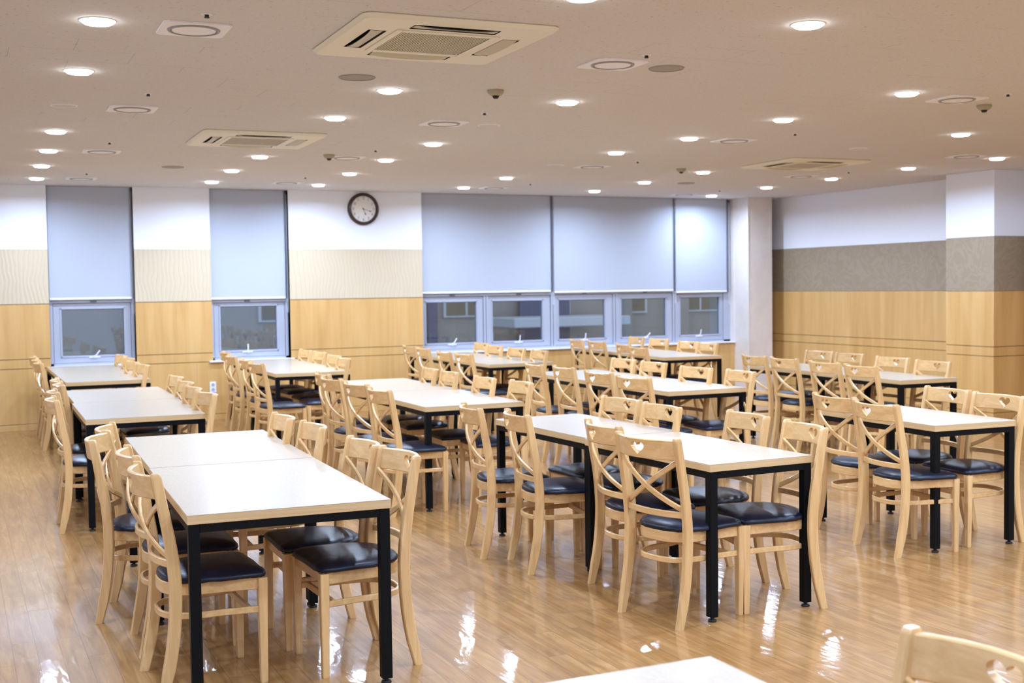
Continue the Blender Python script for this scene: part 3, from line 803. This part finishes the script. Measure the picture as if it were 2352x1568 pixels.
# ceiling cassettes
def make_cassette():
    t = thing('ceiling_cassette', '', 'air conditioner')
    S = .485
    # panel with openings, built as strips: z from -.030 (face) to 0
    p = MB(); f0, f1 = -.024, -.0005
    si, so = .295, .385      # vane slot band
    hl = .215                # slot half-length
    def bx(x0, y0, x1, y1, z0=f0, z1=f1, b=0): p.box((x0, y0, z0), (x1, y1, z1), b)
    # outer ring (bevelled lip)
    n = 8
    def ringprism(r0, r1, cr0, cr1, z0, z1):
        def corner(R_, cr):
            out = []
            for q, (sx, sy) in enumerate(((1, 1), (-1, 1), (-1, -1), (1, -1))):
                for k in range(n+1):
                    a = PI/2*q+PI/2*k/n
                    out.append(((R_-cr)*sx+cr*math.cos(a), (R_-cr)*sy+cr*math.sin(a)))
            return out
        a = corner(r0, cr0); b = corner(r1, cr1); N_ = len(a)
        va = [p.bm.verts.new((x, y, z0)) for x, y in a]; vb = [p.bm.verts.new((x, y, z1)) for x, y in b]
        for k in range(N_): p.bm.faces.new((va[k], va[(k+1) % N_], vb[(k+1) % N_], vb[k]))
        return va, vb
    ringprism(S, S-.004, .05, .05, -.006, -.0005)
    ringprism(S, S-.018, .05, .045, -.006, f0)
    # face between lip and slots: four side strips + four corners as a flat annulus with slots
    K = S-.018
    def quad(x0, y0, x1, y1):
        v = [p.bm.verts.new(q) for q in ((x0, y0, f0), (x1, y0, f0), (x1, y1, f0), (x0, y1, f0))]; p.bm.faces.new(v)
    c = .035
    quad(-K+c, so, K-c, K); quad(-K+c, -K, K-c, -so)
    quad(so, -so, K, so); quad(-K, -so, -so, so)
    for sx in (-1, 1):
        for sy in (-1, 1):
            quad(sx*(K-c), sy*so, sx*K, sy*(K-c))
            quad(sx*hl, sy*si, sx*so, sy*so)
            quad(sx*si, sy*hl, sx*so, sy*si)
    for sy in (-1, 1):
        pass
    # inner border
    g0 = .245
    quad(-si, g0, si, si); quad(-si, -si, si, -g0); quad(g0, -g0, si, g0); quad(-si, -g0, -g0, g0)
    # small wedge corners of the rounded lip
    for sx in (-1, 1):
        for sy in (-1, 1):
            v = [p.bm.verts.new(q) for q in ((sx*(K-c), sy*(K-c), f0), (sx*K, sy*(K-c), f0), (sx*(K-.012), sy*(K-.012), f0), (sx*(K-c), sy*K, f0))]; p.bm.faces.new(v)
    obj('panel', p, M['cream'], t)
    s = MB()
    s.box((-.43, -.43, -.003), (.43, .43, -.0006))
    for sx in (-1, 1):
        s.box((min(sx*si, sx*(si+.002)), -hl, f0+.001), (max(sx*si, sx*(si+.002)), hl, -.004)); s.box((min(sx*so, sx*(so-.002)), -hl, f0+.001), (max(sx*so, sx*(so-.002)), hl, -.004))
        s.box((-hl, min(sx*si, sx*(si+.002)), f0+.001), (hl, max(sx*si, sx*(si+.002)), -.004)); s.box((-hl, min(sx*so, sx*(so-.002)), f0+.001), (hl, max(sx*so, sx*(so-.002)), -.004))
    obj('air_slot', s, M['duct'], t)
    # intake grille: raised frame with slats
    fr = MB(); gz = -.028
    fr.box((-.262, -.262, gz), (-.225, .262, f0-.0005), .003); fr.box((.225, -.262, gz), (.262, .262, f0-.0005), .003)
    fr.box((-.225, -.262, gz), (.225, -.225, f0-.0005)); fr.box((-.225, .225, gz), (.225, .262, f0-.0005))
    gf = obj('grille_frame', fr, M['cream'], t)
    sl = MB(); N_ = 34
    for k in range(N_):
        x = -.222+.444*(k+.5)/N_
        sl.box((x-.0038, -.225, -.026), (x+.0038, .225, -.022))
    obj('grille_slats', sl, M['louvre'], t)
    obj('filter', MB().box((-.226, -.226, -.017), (.226, .226, -.015)), M['cream_dark'], t)
    for q in range(4):
        v = MB(); a = q*PI/2
        # curved vane hanging open from the outer edge of its slot
        ptsv = []
        for k in range(13):
            u = -1+2*k/12
            ptsv.append((u*.205, u))
        rings = []
        for xx, u in ptsv:
            drop = .011*(1-abs(u)**3)
            ring = [(xx, -.684-yy, zz) for yy, zz in ((-.378, -.020), (-.372, -.023), (-.335, -.025-drop*.35), (-.312, -.024-drop), (-.315, -.019-drop), (-.340, -.019-drop*.3))]
            rings.append([v.bm.verts.new(z) for z in ring])
        for r0, r1 in zip(rings, rings[1:]):
            for j in range(6): v.bm.faces.new((r0[j], r0[(j+1) % 6], r1[(j+1) % 6], r1[j]))
        v.bm.faces.new(rings[0]); v.bm.faces.new(list(reversed(rings[-1])))
        bmesh.ops.rotate(v.bm, verts=v.bm.verts, cent=(0, 0, 0), matrix=Matrix.Rotation(a, 3, 'Z'))
        obj('air_vane', v, M['cream_dark'], t, 60)
    bpy.context.view_layer.update(); remember(t); return t
ca0 = make_cassette()
for i, (x, y, a, lab) in enumerate([(2.19, 5.70, -.02, 'large cream ceiling cassette air conditioner nearest the camera'), (2.275, 9.93, -.02, 'cream ceiling cassette air conditioner in the middle left ceiling'), (8.05, 10.28, -.02, 'cream ceiling cassette air conditioner ahead of the right wall')]):
    o = ca0 if i == 0 else copy_tree(ca0)
    o.location = (x, y, H); o.rotation_euler = (0, 0, a); tag(o, lab, 'air conditioner', 'ceiling cassette air conditioners')

# ================================================================ CLOCK
ck = thing('wall_clock', 'round wall clock with dark brown rim and white dial', 'clock', (4.781, D, 2.572))
obj('rim', MB().lathe([(.163, -.018), (.165, -.036), (.176, -.046), (.194, -.040), (.205, -.022), (.205, -.001), (.163, -.001)], 64, (0, 0, 0), 'Y', cap=False), M['clock_rim'], ck, 50)
dial = obj('dial', MB().lathe([(.1632, -.004), (.1632, -.018)], 64, (0, 0, 0), 'Y'), M['clock_face'], ck)
for h in range(1, 13):
    cu = bpy.data.curves.new('numeral', 'FONT'); cu.body = str(h); cu.size = .046; cu.align_x = 'CENTER'; cu.align_y = 'CENTER'; cu.extrude = .0006
    to = bpy.data.objects.new('numeral_tmp', cu); C.objects.link(to)
    dg = bpy.context.evaluated_depsgraph_get(); dg.update()
    me = bpy.data.meshes.new_from_object(to.evaluated_get(dg), depsgraph=dg)
    bpy.data.objects.remove(to)
    a = PI/2-h*PI/6
    R_ = .132
    for v in me.vertices:
        x, y, z = v.co; v.co = (x*.78+R_*math.cos(a), -.0186-abs(z), y*1.05+R_*math.sin(a))
    me.materials.clear(); me.materials.append(M['ink'])
    o = bpy.data.objects.new('numeral', me); C.objects.link(o); o.parent = dial
tk = MB()
for k in range(60):
    a = k*PI/30; r0, r1 = .153, (.158 if k % 5 else .160); c_, s_ = math.cos(a), math.sin(a); wd = .0012 if k % 5 else .002
    vs = [tk.bm.verts.new((c_*r+s_*wd*q, -.0188, s_*r-c_*wd*q)) for r, q in ((r0, -1), (r0, 1), (r1, 1), (r1, -1))]
    tk.bm.faces.new(vs)
obj('minute_track', tk, M['ink'], dial)
def hand(name, ang, L, wd, y, tail=.02):
    m = MB(); a = math.radians(90-ang); c_, s_ = math.cos(a), math.sin(a)
    prof = [(-tail, wd*.5), (L*.62, wd*.35), (L*.68, wd*1.1), (L*.76, wd*1.7), (L*.86, wd*.5), (L, .0003)]
    out = [(r, q) for r, q in prof]+[(r, -q) for r, q in reversed(prof)]
    a_ = [m.bm.verts.new((c_*r+s_*q, y, s_*r-c_*q)) for r, q in out]; b_ = [m.bm.verts.new((c_*r+s_*q, y-.0015, s_*r-c_*q)) for r, q in out]
    m.bm.faces.new(a_); m.bm.faces.new(list(reversed(b_)))
    for j in range(len(out)): m.bm.faces.new((a_[j], b_[j], b_[(j+1) % len(out)], a_[(j+1) % len(out)]))
    obj(name, m, M['hand'], ck)
hand('hour_hand', 158, .088, .0055, -.021)
hand('minute_hand', 107, .120, .0042, -.024)
obj('hub', MB().lathe([(.006, -.020), (.006, -.027)], 16, (0, 0, 0), 'Y'), M['hand'], ck)

# ================================================================ WALL SOCKET
so = thing('wall_socket', 'white double wall socket left of the chairs by the clock', 'socket', (2.845, D, .399))
obj('cover_plate', MB().box((-.038, -.010, -.066), (.038, -.0005, .066), .004, 2), M['socket'], so)
for z in (.029, -.029):
    obj('outlet', MB().lathe([(.020, -.0102), (.020, -.0125), (.016, -.0125), (.015, -.0105), (.0001, -.0104)], 24, (0, 0, z), 'Y', cap=False), M['socket_dark'], so, 40)

# ================================================================ OUTSIDE
tag(obj('ground', MB().box((-25, D+.6, -4.1), (45, 60, -4.0)), M['ground']), kind='structure')
bd = thing('neighbouring_building', 'grey rendered building seen through the window panes', 'building', (0, 24.0, -4))
obj('wall', MB().box((-12, 0, 0), (34, 6, 14)), M['facade'], bd)
wf = MB()
for k in range(14):
    x = 6.0+1.95*k
    f = obj('facade_window', MB().box((x-.52, -.06, 4.93), (x+.52, -.001, 5.32)), M['facade_white'], bd)
    obj('window_glazing', MB().box((x-.46, -.075, 4.97), (x-.03, -.061, 5.27)).box((x+.03, -.075, 4.97), (x+.46, -.061, 5.27)), M['facade_win'], f)
for x0, x1 in ((11.1, 12.3), (9.0, 9.2), (-2, -.9), (3.0, 3.4), (17.2, 17.5)):
    obj('cladding_panel', MB().box((x0, -.16, 0), (x1, -.08, 14)), M['facade_blue'], bd)
obj('entrance_canopy', MB().box((10.3, -1.6, 4.72), (13.0, -.165, 4.92), .02), M['facade_white'], bd)
for x in (13.4, 14.9, 16.4): obj('wall_pier', MB().box((x, -.2, 0), (x+.45, -.001, 14)), M['facade'], bd)
